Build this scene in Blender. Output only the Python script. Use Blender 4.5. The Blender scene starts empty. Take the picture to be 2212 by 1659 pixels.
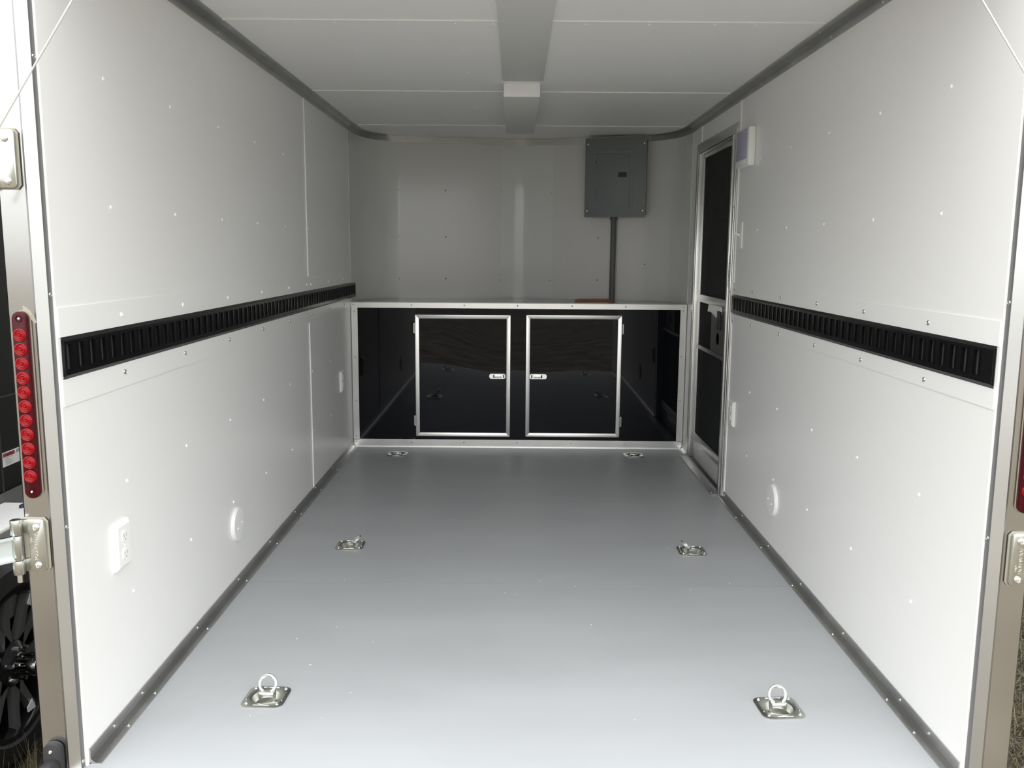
import bpy, bmesh, math, random
from mathutils import Vector, Matrix

S = 1 / 1.15            # measured units -> metres
D = 6.01                # distance of the cabinet front
sc = bpy.context.scene
C = sc.collection

# ------------------------------------------------------------------ camera
CAMX, CAMZ, YAW, PIT, ROL, FPX = -0.0266, 1.3581, -0.0028, 0.1500, 0.0076, 1897.54
cd = bpy.data.cameras.new('camera'); cam = bpy.data.objects.new('camera', cd); C.objects.link(cam)
cd.sensor_width = 36; cd.lens = FPX / 2212 * 36; cd.clip_start = 0.05; cd.clip_end = 500
f = Vector((math.sin(YAW) * math.cos(PIT), math.cos(YAW) * math.cos(PIT), -math.sin(PIT)))
r = Vector((math.cos(YAW), -math.sin(YAW), 0)); u = r.cross(f)
r2 = r * math.cos(ROL) + u * math.sin(ROL); u2 = -r * math.sin(ROL) + u * math.cos(ROL)
cam.matrix_world = Matrix(((r2.x, u2.x, -f.x, CAMX * S), (r2.y, u2.y, -f.y, 0), (r2.z, u2.z, -f.z, CAMZ * S), (0, 0, 0, 1)))
sc.camera = cam

# ------------------------------------------------------------------ world (overcast sky) and exposure
w = bpy.data.worlds.new('overcast_sky'); sc.world = w; w.use_nodes = True
nt = w.node_tree; nt.nodes.clear()
tc = nt.nodes.new('ShaderNodeTexCoord'); sx = nt.nodes.new('ShaderNodeSeparateXYZ')
mr = nt.nodes.new('ShaderNodeMapRange'); cr = nt.nodes.new('ShaderNodeValToRGB')
bg = nt.nodes.new('ShaderNodeBackground'); wo = nt.nodes.new('ShaderNodeOutputWorld')
nt.links.new(tc.outputs['Generated'], sx.inputs[0]); nt.links.new(sx.outputs['Z'], cr.inputs[0])
cr.color_ramp.elements[0].position = 0.0; cr.color_ramp.elements[0].color = (0.34, 0.345, 0.34, 1)
cr.color_ramp.elements[1].position = 1.0; cr.color_ramp.elements[1].color = (1.0, 1.0, 0.99, 1)
e = cr.color_ramp.elements.new(0.12); e.color = (0.52, 0.53, 0.535, 1)
nt.links.new(cr.outputs[0], bg.inputs[0]); bg.inputs[1].default_value = 1.0
nt.links.new(bg.outputs[0], wo.inputs[0]); nt.nodes.remove(mr)
vs = sc.view_settings
vs.view_transform = 'Standard'; vs.look = 'None'; vs.gamma = 1; vs.use_curve_mapping = False
vs.exposure = 2.27
sc.cycles.max_bounces = 14; sc.cycles.diffuse_bounces = 10; sc.cycles.glossy_bounces = 5
sc.cycles.use_denoising = True

# ------------------------------------------------------------------ materials
def mat(name, col, rough=0.5, metal=0.0, bump=0.0, bscale=20, bdist=0.002, var=0.0, vscale=3, stretch=None, spec=0.5, coat=0, rvar=0, det=3):
    m = bpy.data.materials.new(name); m.use_nodes = True
    t = m.node_tree; b = t.nodes['Principled BSDF']
    b.inputs['Base Color'].default_value = (*col, 1); b.inputs['Roughness'].default_value = rough
    b.inputs['Metallic'].default_value = metal; b.inputs['Specular IOR Level'].default_value = spec
    b.inputs['Coat Weight'].default_value = coat; b.inputs['Coat Roughness'].default_value = 0.05
    co = t.nodes.new('ShaderNodeTexCoord'); mp = t.nodes.new('ShaderNodeMapping')
    t.links.new(co.outputs['Object'], mp.inputs[0])
    if stretch: mp.inputs['Scale'].default_value = stretch
    if bump:
        n = t.nodes.new('ShaderNodeTexNoise'); n.inputs['Scale'].default_value = bscale; n.inputs['Detail'].default_value = det
        t.links.new(mp.outputs[0], n.inputs['Vector'])
        bn = t.nodes.new('ShaderNodeBump'); bn.inputs['Strength'].default_value = bump; bn.inputs['Distance'].default_value = bdist
        t.links.new(n.outputs[0], bn.inputs['Height']); t.links.new(bn.outputs[0], b.inputs['Normal'])
    if var:
        n = t.nodes.new('ShaderNodeTexNoise'); n.inputs['Scale'].default_value = vscale; n.inputs['Detail'].default_value = 4
        t.links.new(mp.outputs[0], n.inputs['Vector'])
        rp = t.nodes.new('ShaderNodeValToRGB')
        rp.color_ramp.elements[0].position = 0.3; rp.color_ramp.elements[1].position = 0.7
        rp.color_ramp.elements[0].color = (*[c * (1 - var) for c in col], 1)
        rp.color_ramp.elements[1].color = (*[min(1, c * (1 + var)) for c in col], 1)
        t.links.new(n.outputs[0], rp.inputs[0]); t.links.new(rp.outputs[0], b.inputs['Base Color'])
        if rvar:
            m2 = t.nodes.new('ShaderNodeMapRange'); m2.inputs['To Min'].default_value = rough - rvar; m2.inputs['To Max'].default_value = rough + rvar
            t.links.new(n.outputs[0], m2.inputs[0]); t.links.new(m2.outputs[0], b.inputs['Roughness'])
    return m

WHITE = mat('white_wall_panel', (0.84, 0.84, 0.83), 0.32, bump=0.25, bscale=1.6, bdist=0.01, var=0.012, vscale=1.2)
CEIL = mat('white_ceiling_panel', (0.91, 0.91, 0.90), 0.45, bump=0.2, bscale=1.4, bdist=0.01)
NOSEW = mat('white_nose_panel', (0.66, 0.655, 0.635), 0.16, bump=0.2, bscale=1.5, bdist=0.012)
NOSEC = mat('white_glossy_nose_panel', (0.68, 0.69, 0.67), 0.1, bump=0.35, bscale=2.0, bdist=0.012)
WPLAS = mat('white_plastic', (0.88, 0.88, 0.86), 0.35)
CHASE = mat('grey_white_chase', (0.66, 0.67, 0.64), 0.5)
ALU = mat('mill_aluminium', (0.74, 0.735, 0.715), 0.33, 1, bump=0.03, bscale=14, bdist=0.0008, var=0.04, vscale=5, rvar=0.05)
ALUD = mat('dull_aluminium_trim', (0.55, 0.55, 0.54), 0.38, 1, bump=0.05, bscale=14, bdist=0.0008, var=0.13, vscale=4, rvar=0.06)
ALUP = mat('aluminium_post', (0.50, 0.497, 0.485), 0.17, 1, bump=0.05, bscale=8, bdist=0.002, var=0.03, vscale=3, rvar=0.05)
LIPM = mat('dark_grey_lip', (0.20, 0.20, 0.205), 0.45, 0.6)
ALUF = mat('brushed_flange', (0.62, 0.63, 0.63), 0.36, 1, var=0.05, vscale=4)
ZINC = mat('zinc_plated_steel', (0.56, 0.57, 0.53), 0.24, 1, bump=0.03, bscale=40, bdist=0.0006, var=0.10, vscale=14)
CHROME = mat('bright_zinc', (0.86, 0.87, 0.86), 0.16, 1, var=0.08, vscale=30)
FLOOR = mat('grey_painted_floor', (0.395, 0.41, 0.425), 0.45, bump=0.35, bscale=14, bdist=0.0015, var=0.045, vscale=2.2, stretch=(0.6, 1.6, 1), rvar=0.06)
BLKGLOSS = mat('black_gloss_panel', (0.004, 0.0045, 0.007), 0.02, bump=0.35, bscale=1.2, bdist=0.01, spec=0.24, det=0)
BLKDOOR = mat('black_gloss_door_skin', (0.004, 0.0045, 0.007), 0.02, bump=0.8, bscale=1.7, bdist=0.014, spec=0.24, det=0)
BLKRAIL = mat('black_rail_paint', (0.0035, 0.0035, 0.0042), 0.24, bump=0.15, bscale=50, bdist=0.001, spec=0.4)
RAILBACK = mat('rail_back_channel', (0.055, 0.057, 0.058), 0.5)
BLKPLAS = mat('black_rubber', (0.025, 0.025, 0.027), 0.5, bump=0.3, bscale=90, bdist=0.0008)
BLKTRAIL = mat('black_trailer_skin', (0.010, 0.010, 0.009), 0.35)
PANEL = mat('grey_panel_paint', (0.175, 0.195, 0.195), 0.45)
PANELD = mat('black_breaker', (0.008, 0.008, 0.008), 0.4)
PVC = mat('grey_conduit', (0.12, 0.12, 0.12), 0.5)
ORANGE = mat('orange_brown_board', (0.36, 0.13, 0.04), 0.6, var=0.1)
REDL = mat('red_lens', (0.24, 0.003, 0.006), 0.2, spec=0.25)
REDD = mat('dark_red_housing', (0.045, 0.001, 0.004), 0.2, spec=0.25)
LAV = mat('lavender_film', (0.40, 0.39, 0.50), 0.3)
TYRE = mat('tyre_rubber', (0.012, 0.012, 0.012), 0.6, bump=0.5, bscale=60)
RIMB = mat('black_gloss_rim', (0.008, 0.008, 0.009), 0.15, spec=0.6)
RIMG = mat('machined_grey_rim', (0.10, 0.10, 0.10), 0.35, 0.2)
RIMS = mat('machined_bright_rim', (0.9, 0.9, 0.9), 0.3, 0.3)
STRAPM = mat('galvanised_strap', (0.62, 0.68, 0.68), 0.35, 0.5)
PAINTW = mat('white_fender_paint', (0.85, 0.85, 0.84), 0.3)
GREYSK = mat('grey_skirt', (0.16, 0.16, 0.16), 0.5)
STKW = mat('sticker_white', (0.72, 0.72, 0.70), 0.5)
STKR = mat('sticker_red', (0.30, 0.03, 0.03), 0.5)
INK = mat('sticker_ink', (0.05, 0.05, 0.05), 0.6)
INKG = mat('sticker_grey_ink', (0.28, 0.28, 0.27), 0.6)
WFRAMEB = mat('black_window_rubber', (0.006, 0.006, 0.007), 0.6)
GLASSD = mat('reflection_grey_glass', (0.10, 0.11, 0.11), 0.08, spec=0.6)
SLAB = mat('outer_door_inside_face', (0.10, 0.105, 0.10), 0.5)
KICK = mat('white_kick_plate', (0.72, 0.72, 0.71), 0.12)
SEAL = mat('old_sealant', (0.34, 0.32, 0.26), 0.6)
CABLEM = mat('steel_cable', (0.62, 0.62, 0.58), 0.4, 0.5)
GRASSM = mat('dry_grass', (0.085, 0.070, 0.036), 0.7, var=0.5, vscale=3)
DARKSEAM = mat('seam_dark', (0.10, 0.10, 0.10), 0.8)

def ground_mat():
    m = bpy.data.materials.new('dead_grass_ground'); m.use_nodes = True; t = m.node_tree; b = t.nodes['Principled BSDF']
    co = t.nodes.new('ShaderNodeTexCoord'); n = t.nodes.new('ShaderNodeTexNoise'); n.inputs['Scale'].default_value = 2.5; n.inputs['Detail'].default_value = 8
    n.inputs['Roughness'].default_value = 0.75
    rp = t.nodes.new('ShaderNodeValToRGB'); t.links.new(co.outputs['Object'], n.inputs[0]); t.links.new(n.outputs[0], rp.inputs[0])
    rp.color_ramp.elements[0].position = 0.35; rp.color_ramp.elements[0].color = (0.085, 0.072, 0.055, 1)
    rp.color_ramp.elements[1].position = 0.68; rp.color_ramp.elements[1].color = (0.25, 0.222, 0.18, 1)
    t.links.new(rp.outputs[0], b.inputs['Base Color']); b.inputs['Roughness'].default_value = 0.95
    b.inputs['Specular IOR Level'].default_value = 0.1
    return m
GROUND = ground_mat()

def screen_mat():
    m = bpy.data.materials.new('fine_black_insect_screen'); m.use_nodes = True; t = m.node_tree
    b = t.nodes['Principled BSDF']; b.inputs['Base Color'].default_value = (0.02, 0.022, 0.022, 1); b.inputs['Roughness'].default_value = 0.7
    tr = t.nodes.new('ShaderNodeBsdfTransparent'); mx = t.nodes.new('ShaderNodeMixShader'); mx.inputs[0].default_value = 0.65
    t.links.new(tr.outputs[0], mx.inputs[1]); t.links.new(b.outputs[0], mx.inputs[2])
    t.links.new(mx.outputs[0], t.nodes['Material Output'].inputs[0]); return m
SCREEN = screen_mat()

# ------------------------------------------------------------------ mesh builder
class MB:
    def __init__(s): s.v = []; s.f = []
    def add(s, vs, fs):
        o = len(s.v); s.v += [tuple(p) for p in vs]; s.f += [tuple(i + o for i in q) for q in fs]; return s
    def box(s, x0, x1, y0, y1, z0, z1):
        vs = [(x, y, z) for z in (z0, z1) for y in (y0, y1) for x in (x0, x1)]
        return s.add(vs, [(0, 2, 3, 1), (4, 5, 7, 6), (0, 1, 5, 4), (2, 6, 7, 3), (0, 4, 6, 2), (1, 3, 7, 5)])
    def prism(s, poly, axis, a, b):
        """poly: 2D ccw outline in the two other axes (order x,y,z without axis)"""
        def p3(p, t):
            return {'x': (t, p[0], p[1]), 'y': (p[0], t, p[1]), 'z': (p[0], p[1], t)}[axis]
        n = len(poly); vs = [p3(p, a) for p in poly] + [p3(p, b) for p in poly]
        fs = [tuple(range(n))[::-1], tuple(range(n, 2 * n))] + [(i, (i + 1) % n, (i + 1) % n + n, i + n) for i in range(n)]
        return s.add(vs, fs)
    def cyl(s, p0, p1, r0, r1=None, n=16):
        r1 = r0 if r1 is None else r1
        p0 = Vector(p0); p1 = Vector(p1); d = (p1 - p0).normalized()
        a = d.orthogonal().normalized(); b = d.cross(a)
        vs = []
        for p, rr in ((p0, r0), (p1, r1)):
            for i in range(n):
                t = 2 * math.pi * i / n; vs.append(p + a * rr * math.cos(t) + b * rr * math.sin(t))
        fs = [tuple(range(n))[::-1], tuple(range(n, 2 * n))] + [(i, (i + 1) % n, (i + 1) % n + n, i + n) for i in range(n)]
        return s.add(vs, fs)
    def tube(s, path, rad, n=8, closed=False):
        P = [Vector(p) for p in path]; m = len(P); vs = []
        prev = None
        for i in range(m):
            if closed: d = P[(i + 1) % m] - P[i - 1]
            else: d = P[min(i + 1, m - 1)] - P[max(i - 1, 0)]
            d.normalize()
            a = (prev - d * prev.dot(d)).normalized() if prev is not None else d.orthogonal().normalized()
            prev = a; b = d.cross(a)
            for k in range(n):
                t = 2 * math.pi * k / n; vs.append(P[i] + (a * math.cos(t) + b * math.sin(t)) * rad)
        fs = []
        for i in range(m if closed else m - 1):
            j = (i + 1) % m
            for k in range(n): fs.append((i * n + k, i * n + (k + 1) % n, j * n + (k + 1) % n, j * n + k))
        if not closed: fs += [tuple(range(n))[::-1], tuple((m - 1) * n + k for k in range(n))]
        return s.add(vs, fs)
    def lathe(s, prof, c=(0, 0, 0), axis='z', n=24, sy=1.0, caps=(True, True)):
        """prof: list of (radius, height)"""
        vs = []; fs = []
        for rr, h in prof:
            for k in range(n):
                t = 2 * math.pi * k / n; a, b = rr * math.cos(t), rr * math.sin(t) * sy
                vs.append({'z': (c[0] + a, c[1] + b, c[2] + h), 'x': (c[0] + h, c[1] + a, c[2] + b), 'y': (c[0] + a, c[1] - h, c[2] + b)}[axis])
        for i in range(len(prof) - 1):
            for k in range(n): fs.append((i * n + k, i * n + (k + 1) % n, (i + 1) * n + (k + 1) % n, (i + 1) * n + k))
        if caps[0]: fs.append(tuple(range(n))[::-1])
        if caps[1]: fs.append(tuple((len(prof) - 1) * n + k for k in range(n)))
        return s.add(vs, fs)
    def rot(s, ang, axis='Z', c=(0, 0, 0), start=0):
        M = Matrix.Rotation(ang, 3, axis); c = Vector(c)
        for i in range(start, len(s.v)): s.v[i] = tuple(M @ (Vector(s.v[i]) - c) + c)
        return s
    def move(s, d):
        s.v = [tuple(Vector(p) + Vector(d)) for p in s.v]; return s
    def build(s, name, m, parent=None, bevel=0, smooth=True, kind=None, label=None):
        me = bpy.data.meshes.new(name)
        me.from_pydata([(x * S, y * S, z * S) for x, y, z in s.v], [], s.f)
        bm = bmesh.new(); bm.from_mesh(me); bmesh.ops.recalc_face_normals(bm, faces=bm.faces)
        if bevel:
            bmesh.ops.bevel(bm, geom=[e for e in bm.edges if len(e.link_faces) == 2 and e.calc_face_angle(0) > 0.7], offset=bevel * S, segments=2, affect='EDGES', profile=0.5)
        bm.to_mesh(me); bm.free()
        me.materials.append(m)
        if smooth:
            me.polygons.foreach_set('use_smooth', [True] * len(me.polygons)); me.set_sharp_from_angle(angle=0.6)
        o = bpy.data.objects.new(name, me); C.objects.link(o)
        if parent: o.parent = parent
        if kind: o['kind'] = kind
        if label: o['label'] = label
        return o

def rrect(cx, cy, w, h, rad, n=5):
    pts = []
    for sx_, sy_, a0 in ((1, 1, 0), (-1, 1, 90), (-1, -1, 180), (1, -1, 270)):
        for k in range(n + 1):
            a = math.radians(a0 + 90 * k / n)
            pts.append((cx + sx_ * (w / 2 - rad) + rad * math.cos(a), cy + sy_ * (h / 2 - rad) + rad * math.sin(a)))
    return pts
def empty(name, label, cat, loc=(0, 0, 0), rotz=0, group=None):
    o = bpy.data.objects.new(name, None); C.objects.link(o); o.empty_display_size = 0.05
    o.location = Vector(loc) * S; o.rotation_euler = (0, 0, rotz); o['label'] = label; o['category'] = cat
    if group: o['group'] = group
    return o
def tag(o, label, cat, group=None, kind=None):
    o['label'] = label; o['category'] = cat
    if group: o['group'] = group
    if kind: o['kind'] = kind
    return o
def copy_tree(o, parent=None):
    c = o.copy(); C.objects.link(c)
    if parent: c.parent = parent
    for ch in list(o.children): copy_tree(ch, c)
    return c
def st(o, label, cat):
    o['kind'] = 'structure'; o['label'] = label; o['category'] = cat; return o

# pan-head screws: one mesh per (facing, material), shared by every copy
_sm = {}
def screw(p, d, m=None, rad=0.0062, parent=None, name='screw'):
    m = m or WPLAS; key = (d, m.name, rad)
    if key not in _sm:
        b = MB(); h = rad * 0.55
        b.lathe([(rad, 0), (rad * .98, h * .3), (rad * .8, h * .75), (rad * .4, h), (rad * .3, h * .7)], axis='z', n=12)
        V = Vector(d).normalized(); q = Vector((0, 0, 1)).rotation_difference(V).to_matrix()
        b.v = [tuple(q @ Vector(x)) for x in b.v]
        o = b.build(name, m); _sm[key] = o.data
    else:
        o = bpy.data.objects.new(name, _sm[key]); C.objects.link(o)
    o.location = Vector(p) * S
    if parent: o.parent = parent
    return o

YL, YR = 2.148, 2.123          # rear ends of the two walls
XW = 1.15; CZ = 2.187
GRID = [2.487 + 0.467 * k for k in range(8)]
SEAMY = 4.79

# nose plan, left to right
NOSE = [(-1.15, 6.02), (-1.148, 6.17), (-1.135, 6.30), (-1.105, 6.42), (-1.045, 6.525), (-0.96, 6.585), (-0.88, 6.605), (-0.55, 6.665),
        (-0.145, 6.742), (-0.060, 6.757), (-0.035, 6.761), (-0.010, 6.7635), (0.012, 6.764), (0.034, 6.762), (0.060, 6.757), (0.255, 6.705), (0.50, 6.633), (0.86, 6.527), (0.95, 6.49),
        (1.03, 6.425), (1.09, 6.33), (1.125, 6.22), (1.145, 6.10), (1.15, 6.02)]
def nose_y(x):
    for a, b in zip(NOSE, NOSE[1:]):
        if a[0] <= x <= b[0] and b[0] > a[0]: return a[1] + (b[1] - a[1]) * (x - a[0]) / (b[0] - a[0])
def offset_path(P, d):
    out = []
    for i, p in enumerate(P):
        a = Vector(P[max(i - 1, 0)]); b = Vector(P[min(i + 1, len(P) - 1)]); t = (b - a).normalized()
        out.append((p[0] + -t.y * d, p[1] + t.x * d))
    return out
def band(mb, P, d0, d1, z0, z1):
    A = offset_path(P, d0); B = offset_path(P, d1); n = len(P)
    vs = [(x, y, z0) for x, y in A] + [(x, y, z0) for x, y in B] + [(x, y, z1) for x, y in A] + [(x, y, z1) for x, y in B]
    fs = []
    for i in range(n - 1):
        fs += [(i, i + 1, n + i + 1, n + i), (2 * n + i, 3 * n + i, 3 * n + i + 1, 2 * n + i + 1),
               (i, 2 * n + i, 2 * n + i + 1, i + 1), (n + i, n + i + 1, 3 * n + i + 1, 3 * n + i)]
    fs += [(0, n, 3 * n, 2 * n), (n - 1, 3 * n - 1, 4 * n - 1, 2 * n - 1)]
    mb.add(vs, fs); return mb
def plate_holes(mb, axis, t0, t1, a0, a1, b0, b1, holes):
    """slab with rectangular holes; a,b are the in-plane axes"""
    A = sorted({a0, a1, *[h[0] for h in holes], *[h[1] for h in holes]}); B = sorted({b0, b1, *[h[2] for h in holes], *[h[3] for h in holes]})
    idx = {}
    def vid(i, j, t):
        k = (i, j, t)
        if k not in idx:
            p = (A[i], B[j]); v = t1 if t else t0
            idx[k] = len(mb.v); mb.v.append({'x': (v, *p), 'y': (p[0], v, p[1]), 'z': (*p, v)}[axis])
        return idx[k]
    def solid(i, j):
        if i < 0 or j < 0 or i >= len(A) - 1 or j >= len(B) - 1: return False
        ca = (A[i] + A[i + 1]) / 2; cb = (B[j] + B[j + 1]) / 2
        return not any(h[0] < ca < h[1] and h[2] < cb < h[3] for h in holes)
    for i in range(len(A) - 1):
        for j in range(len(B) - 1):
            if not solid(i, j): continue
            for t in (0, 1): mb.f.append((vid(i, j, t), vid(i + 1, j, t), vid(i + 1, j + 1, t), vid(i, j + 1, t)))
            for di, dj, e in ((-1, 0, ((0, 0), (0, 1))), (1, 0, ((1, 0), (1, 1))), (0, -1, ((0, 0), (1, 0))), (0, 1, ((0, 1), (1, 1)))):
                if not solid(i + di, j + dj):
                    (p, q), (r_, s_) = e
                    mb.f.append((vid(i + p, j + q, 0), vid(i + r_, j + s_, 0), vid(i + r_, j + s_, 1), vid(i + p, j + q, 1)))
    return mb

# ================================================================== SETTING
# ground outside
g = MB(); g.box(-70, 70, -90, 60, -0.75, -0.6)
st(g.build('ground', GROUND), 'brown dry grassy ground outside the trailer', 'ground')

g = MB(); g.box(-30, 30, 1.95, 60, -0.6, -0.594)
st(g.build('ground', mat('dark_soil', (0.022, 0.018, 0.012), 0.95, var=0.6, vscale=5, spec=0.1, bump=.8, bscale=12, bdist=.02)), 'dark soil under the rough grass around the trailers', 'soil')

# floor, with square wells under the recessed tie-down rings
RINGS = [(-0.779, 2.516), (0.779, 2.478), (-0.783, 3.922), (0.795, 3.883), (-0.810, 5.775), (0.782, 5.798)]
fl = MB(); hh = 0.046
plate_holes(fl, 'z', -0.03, 0, -1.24, 1.15, 2.125, 6.9, [(x - hh, x + hh, y - hh, y + hh) for x, y in RINGS])
fl.box(-1.24, 1.15, 2.125, 6.9, -0.12, -0.032)
floor = st(fl.build('floor', FLOOR), 'grey painted trailer floor with faint sheet joints', 'floor')
for yy in (3.46, 4.766):
    MB().box(-1.12, 1.12, yy - .0012, yy + .0012, 0.0, 0.0004).build('sheet_joint', mat('floor_joint', (0.30, 0.31, 0.32), .6), floor)
random.seed(4)
fk = MB()
for k in range(42):
    x = random.uniform(-1.0, 1.0); y = random.uniform(2.2, 5.6); q = random.uniform(.0012, .0028)
    fk.prism([(x + q * random.uniform(.6, 1.6) * math.cos(t), y + q * random.uniform(.6, 1.3) * math.sin(t)) for t in (0, 1.2, 2.5, 3.8, 5.0)], 'z', 0, 0.0005)
tag_ = fk.build('paint_fleck', WPLAS, floor, kind='stuff', label='small white specks on the floor')

# left wall
wl = MB(); wl.box(-XW - .008, -XW, YL, 6.02, -0.02, CZ)
wl.box(-1.245, -XW - .008, YL + .03, 6.02, -0.2, CZ + .06)
wall_left = st(wl.build('wall_left', WHITE), 'white panelled left wall inside the trailer', 'wall')
# right wall with the side door opening
DY0, DY1, DZ0, DZ1 = 4.89, 5.80, -0.06, 1.985
wr = MB()
plate_holes(wr, 'x', XW, XW + .008, YR, 6.02, -0.06, CZ, [(DY0, DY1, -0.07, DZ1)])
plate_holes(wr, 'x', XW + .008, 1.245, YR + .03, 6.02, -0.2, CZ + .06, [(DY0, DY1, -0.06, DZ1)])
wall_right = st(wr.build('wall_right', WHITE), 'white panelled right wall with the side door opening', 'wall')
# nose
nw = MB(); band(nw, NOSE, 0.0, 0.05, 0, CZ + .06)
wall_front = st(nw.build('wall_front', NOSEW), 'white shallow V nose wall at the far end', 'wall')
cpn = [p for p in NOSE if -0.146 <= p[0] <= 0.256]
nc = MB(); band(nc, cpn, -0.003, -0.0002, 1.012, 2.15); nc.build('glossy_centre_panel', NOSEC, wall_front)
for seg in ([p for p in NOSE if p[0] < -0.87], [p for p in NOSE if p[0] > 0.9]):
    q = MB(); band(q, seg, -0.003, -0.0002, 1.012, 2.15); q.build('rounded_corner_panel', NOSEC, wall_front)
# ceiling and roof
ce = MB(); ce.box(-XW, XW, 2.10, 6.9, CZ, CZ + .06)
ceiling = st(ce.build('ceiling', CEIL), 'white panelled ceiling', 'ceiling')
for i, yy in enumerate((1.93 + 1.43 * 1, 4.79, 6.05)):
    for x0, x1 in ((-1.1, -0.1), (0.1, 1.09)):
        if i == 2: x0, x1 = (x0 if x0 > 0 else -1.08), x1
        MB().box(x0, x1, yy - .009, yy + .006, CZ - .004, CZ).build('joint_strip', WPLAS, ceiling)
for yy in (3.398,): 
    for x in (-0.842, -0.70, -0.464, -0.255, -0.115, 0.107, 0.225, 0.46, 0.70, 0.85): screw((x, yy, CZ), (0, 0, -1), rad=.0055, parent=ceiling)
for yy in (3.84, 4.30):
    for x in (-0.70, -0.256, 0.22, 0.69): screw((x, yy, CZ), (0, 0, -1), rad=.0055, parent=ceiling)
for x in (-0.95, -0.70, -0.264, 0.226, 0.46, 0.70, 0.95): screw((x, 4.82, CZ), (0, 0, -1), rad=.0055, parent=ceiling)
for yy in (5.30, 5.72):
    for x in (-0.70, -0.26, 0.23, 0.70): screw((x, yy, CZ), (0, 0, -1), rad=.0055, parent=ceiling)

# wall screws on the stud grid
for yy in GRID[:5]:
    for z in (1.812, 1.469, 0.690, 0.355): screw((-XW, yy - .01, z), (1, 0, 0), parent=wall_left)
    for z in (1.808, 1.469, 0.668, 0.343): screw((XW, yy - .01, z), (-1, 0, 0), parent=wall_right)
for yy in (4.835, 5.30, 5.765):
    for z in (1.80, 1.469, 0.690, 0.355):
        if yy > 5.7 and z < .6: z += 0.0
        screw((-XW, yy, z), (1, 0, 0), rad=.0055, parent=wall_left)
for x, zs in ((-0.895, (1.80, 1.46, 1.15)), (-0.55, (1.80, 1.46, 1.15)), (-0.138, (1.80, 1.14)), (0.238, (1.79, 1.14)), (0.585, (1.46, 1.15)), (0.92, (1.27,))):
    for z in zs: screw((x, nose_y(x) - .001, z), (0, -1, 0), DARKSEAM, .005, wall_front)

# vertical joint strips
def vstrip(x, y, z0, z1, parent, sgn):
    MB().box(min(x, x - sgn * .005), max(x, x - sgn * .005), y - .007, y + .007, z0, z1).build('joint_strip', WPLAS, parent)
vstrip(-XW, SEAMY, 1.215, 2.146, wall_left, -1); vstrip(-XW, SEAMY, 0.04, 0.962, wall_left, -1)
vstrip(XW, 4.757, 1.20, 2.146, wall_right, 1); vstrip(XW, 4.765, 0.04, 0.985, wall_right, 1)
vstrip(XW, 5.73, 2.05, 2.146, wall_right, 1)

# white backing strips above and below the cargo rails
def strip(n, x, y0, y1, z0, z1, sgn, lab, ys, zs, m, side):
    b = MB().box(min(x, x - sgn * .0025), max(x, x - sgn * .0025), y0, y1, z0, z1)
    o = st(b.build('trim_%d' % n, WHITE), lab, 'wall strip')
    for yy in ys: screw((x - sgn * .0025, yy, zs), (-sgn, 0, 0), m, .0075, o)
    return o
ysL = [g_ + .012 for g_ in GRID[:5]] + [4.74, 4.84, 5.30, 5.76]
strip(1, -XW, YL + .004, 6.17, 1.139, 1.212, -1, 'white strip above the black rail on the left wall', ysL, 1.171, WPLAS, 0)
strip(2, -XW, YL + .004, 6.02, 0.965, 1.033, -1, 'white strip under the black rail on the left wall', ysL, 1.007, ZINC, 0)
ysR = [g_ + .01 for g_ in GRID[:5]] + [4.73]
strip(3, XW, YR + .004, 4.757, 1.138, 1.200, 1, 'white strip above the black rail on the right wall', ysR, 1.166, ZINC, 1)
strip(4, XW, YR + .004, 4.757, 0.982, 1.033, 1, 'white strip under the black rail on the right wall', ysR, 1.003, ZINC, 1)

# ceiling corner trims
def ctrim(n, sgn, y0, y1, lab):
    b = MB(); x = sgn * XW; xi = sgn * (XW - .004)
    b.box(min(x, xi), max(x, xi), y0, y1, 2.146, CZ)
    b.prism([(sgn * (XW - .004), CZ - .014), (sgn * (XW - .022), CZ - .003), (sgn * (XW - .004), CZ - .003)][::sgn], 'y', y0, y1)
    x2 = sgn * 1.10; b.box(min(x, x2), max(x, x2), y0, y1, CZ - .003, CZ)
    o = st(b.build('trim_%d' % n, ALUD), lab, 'corner trim')
    for yy in [g_ + .02 for g_ in GRID]:
        if yy < y1 - .05:
            screw((sgn * (XW - .004), yy, 2.158), (-sgn, 0, 0), ALUD, .005, o); screw((sgn * 1.115, yy + .04, CZ - .003), (0, 0, -1), ALUD, .005, o)
    return o
ctrim(5, -1, YL, 6.03, 'grey metal corner trim between left wall and ceiling')
ctrim(6, 1, YR, 6.03, 'grey metal corner trim between right wall and ceiling')
L_ = [p for p in NOSE if p[0] < -0.95]; L_ = L_ + [(-0.93, nose_y(-0.93))]
R_ = [(0.93, nose_y(0.93))] + [p for p in NOSE if p[0] > 0.94]
for n, P_, lab in ((7, L_, 'dull metal trim curving round the far left ceiling corner'), (8, R_, 'dull metal trim curving round the far right ceiling corner')):
    b = MB(); band(b, P_, -0.004, 0, 2.146, CZ); band(b, P_, -0.05, 0, CZ - .003, CZ)
    st(b.build('trim_%d' % n, ALUD), lab, 'corner trim')
M_ = [(-0.93, nose_y(-0.93))] + [p for p in NOSE if -0.92 < p[0] < 0.92] + [(0.93, nose_y(0.93))]
b = MB(); band(b, M_, -0.0055, 0, 2.140, CZ - .002); band(b, M_, -0.03, 0, CZ - .0035, CZ)
t9 = st(b.build('trim_9', mat('greyed_aluminium', (0.50, 0.50, 0.48), .4, 1, var=.1, vscale=3)), 'brighter flat metal trim along the top of the nose wall', 'corner trim')
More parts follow.
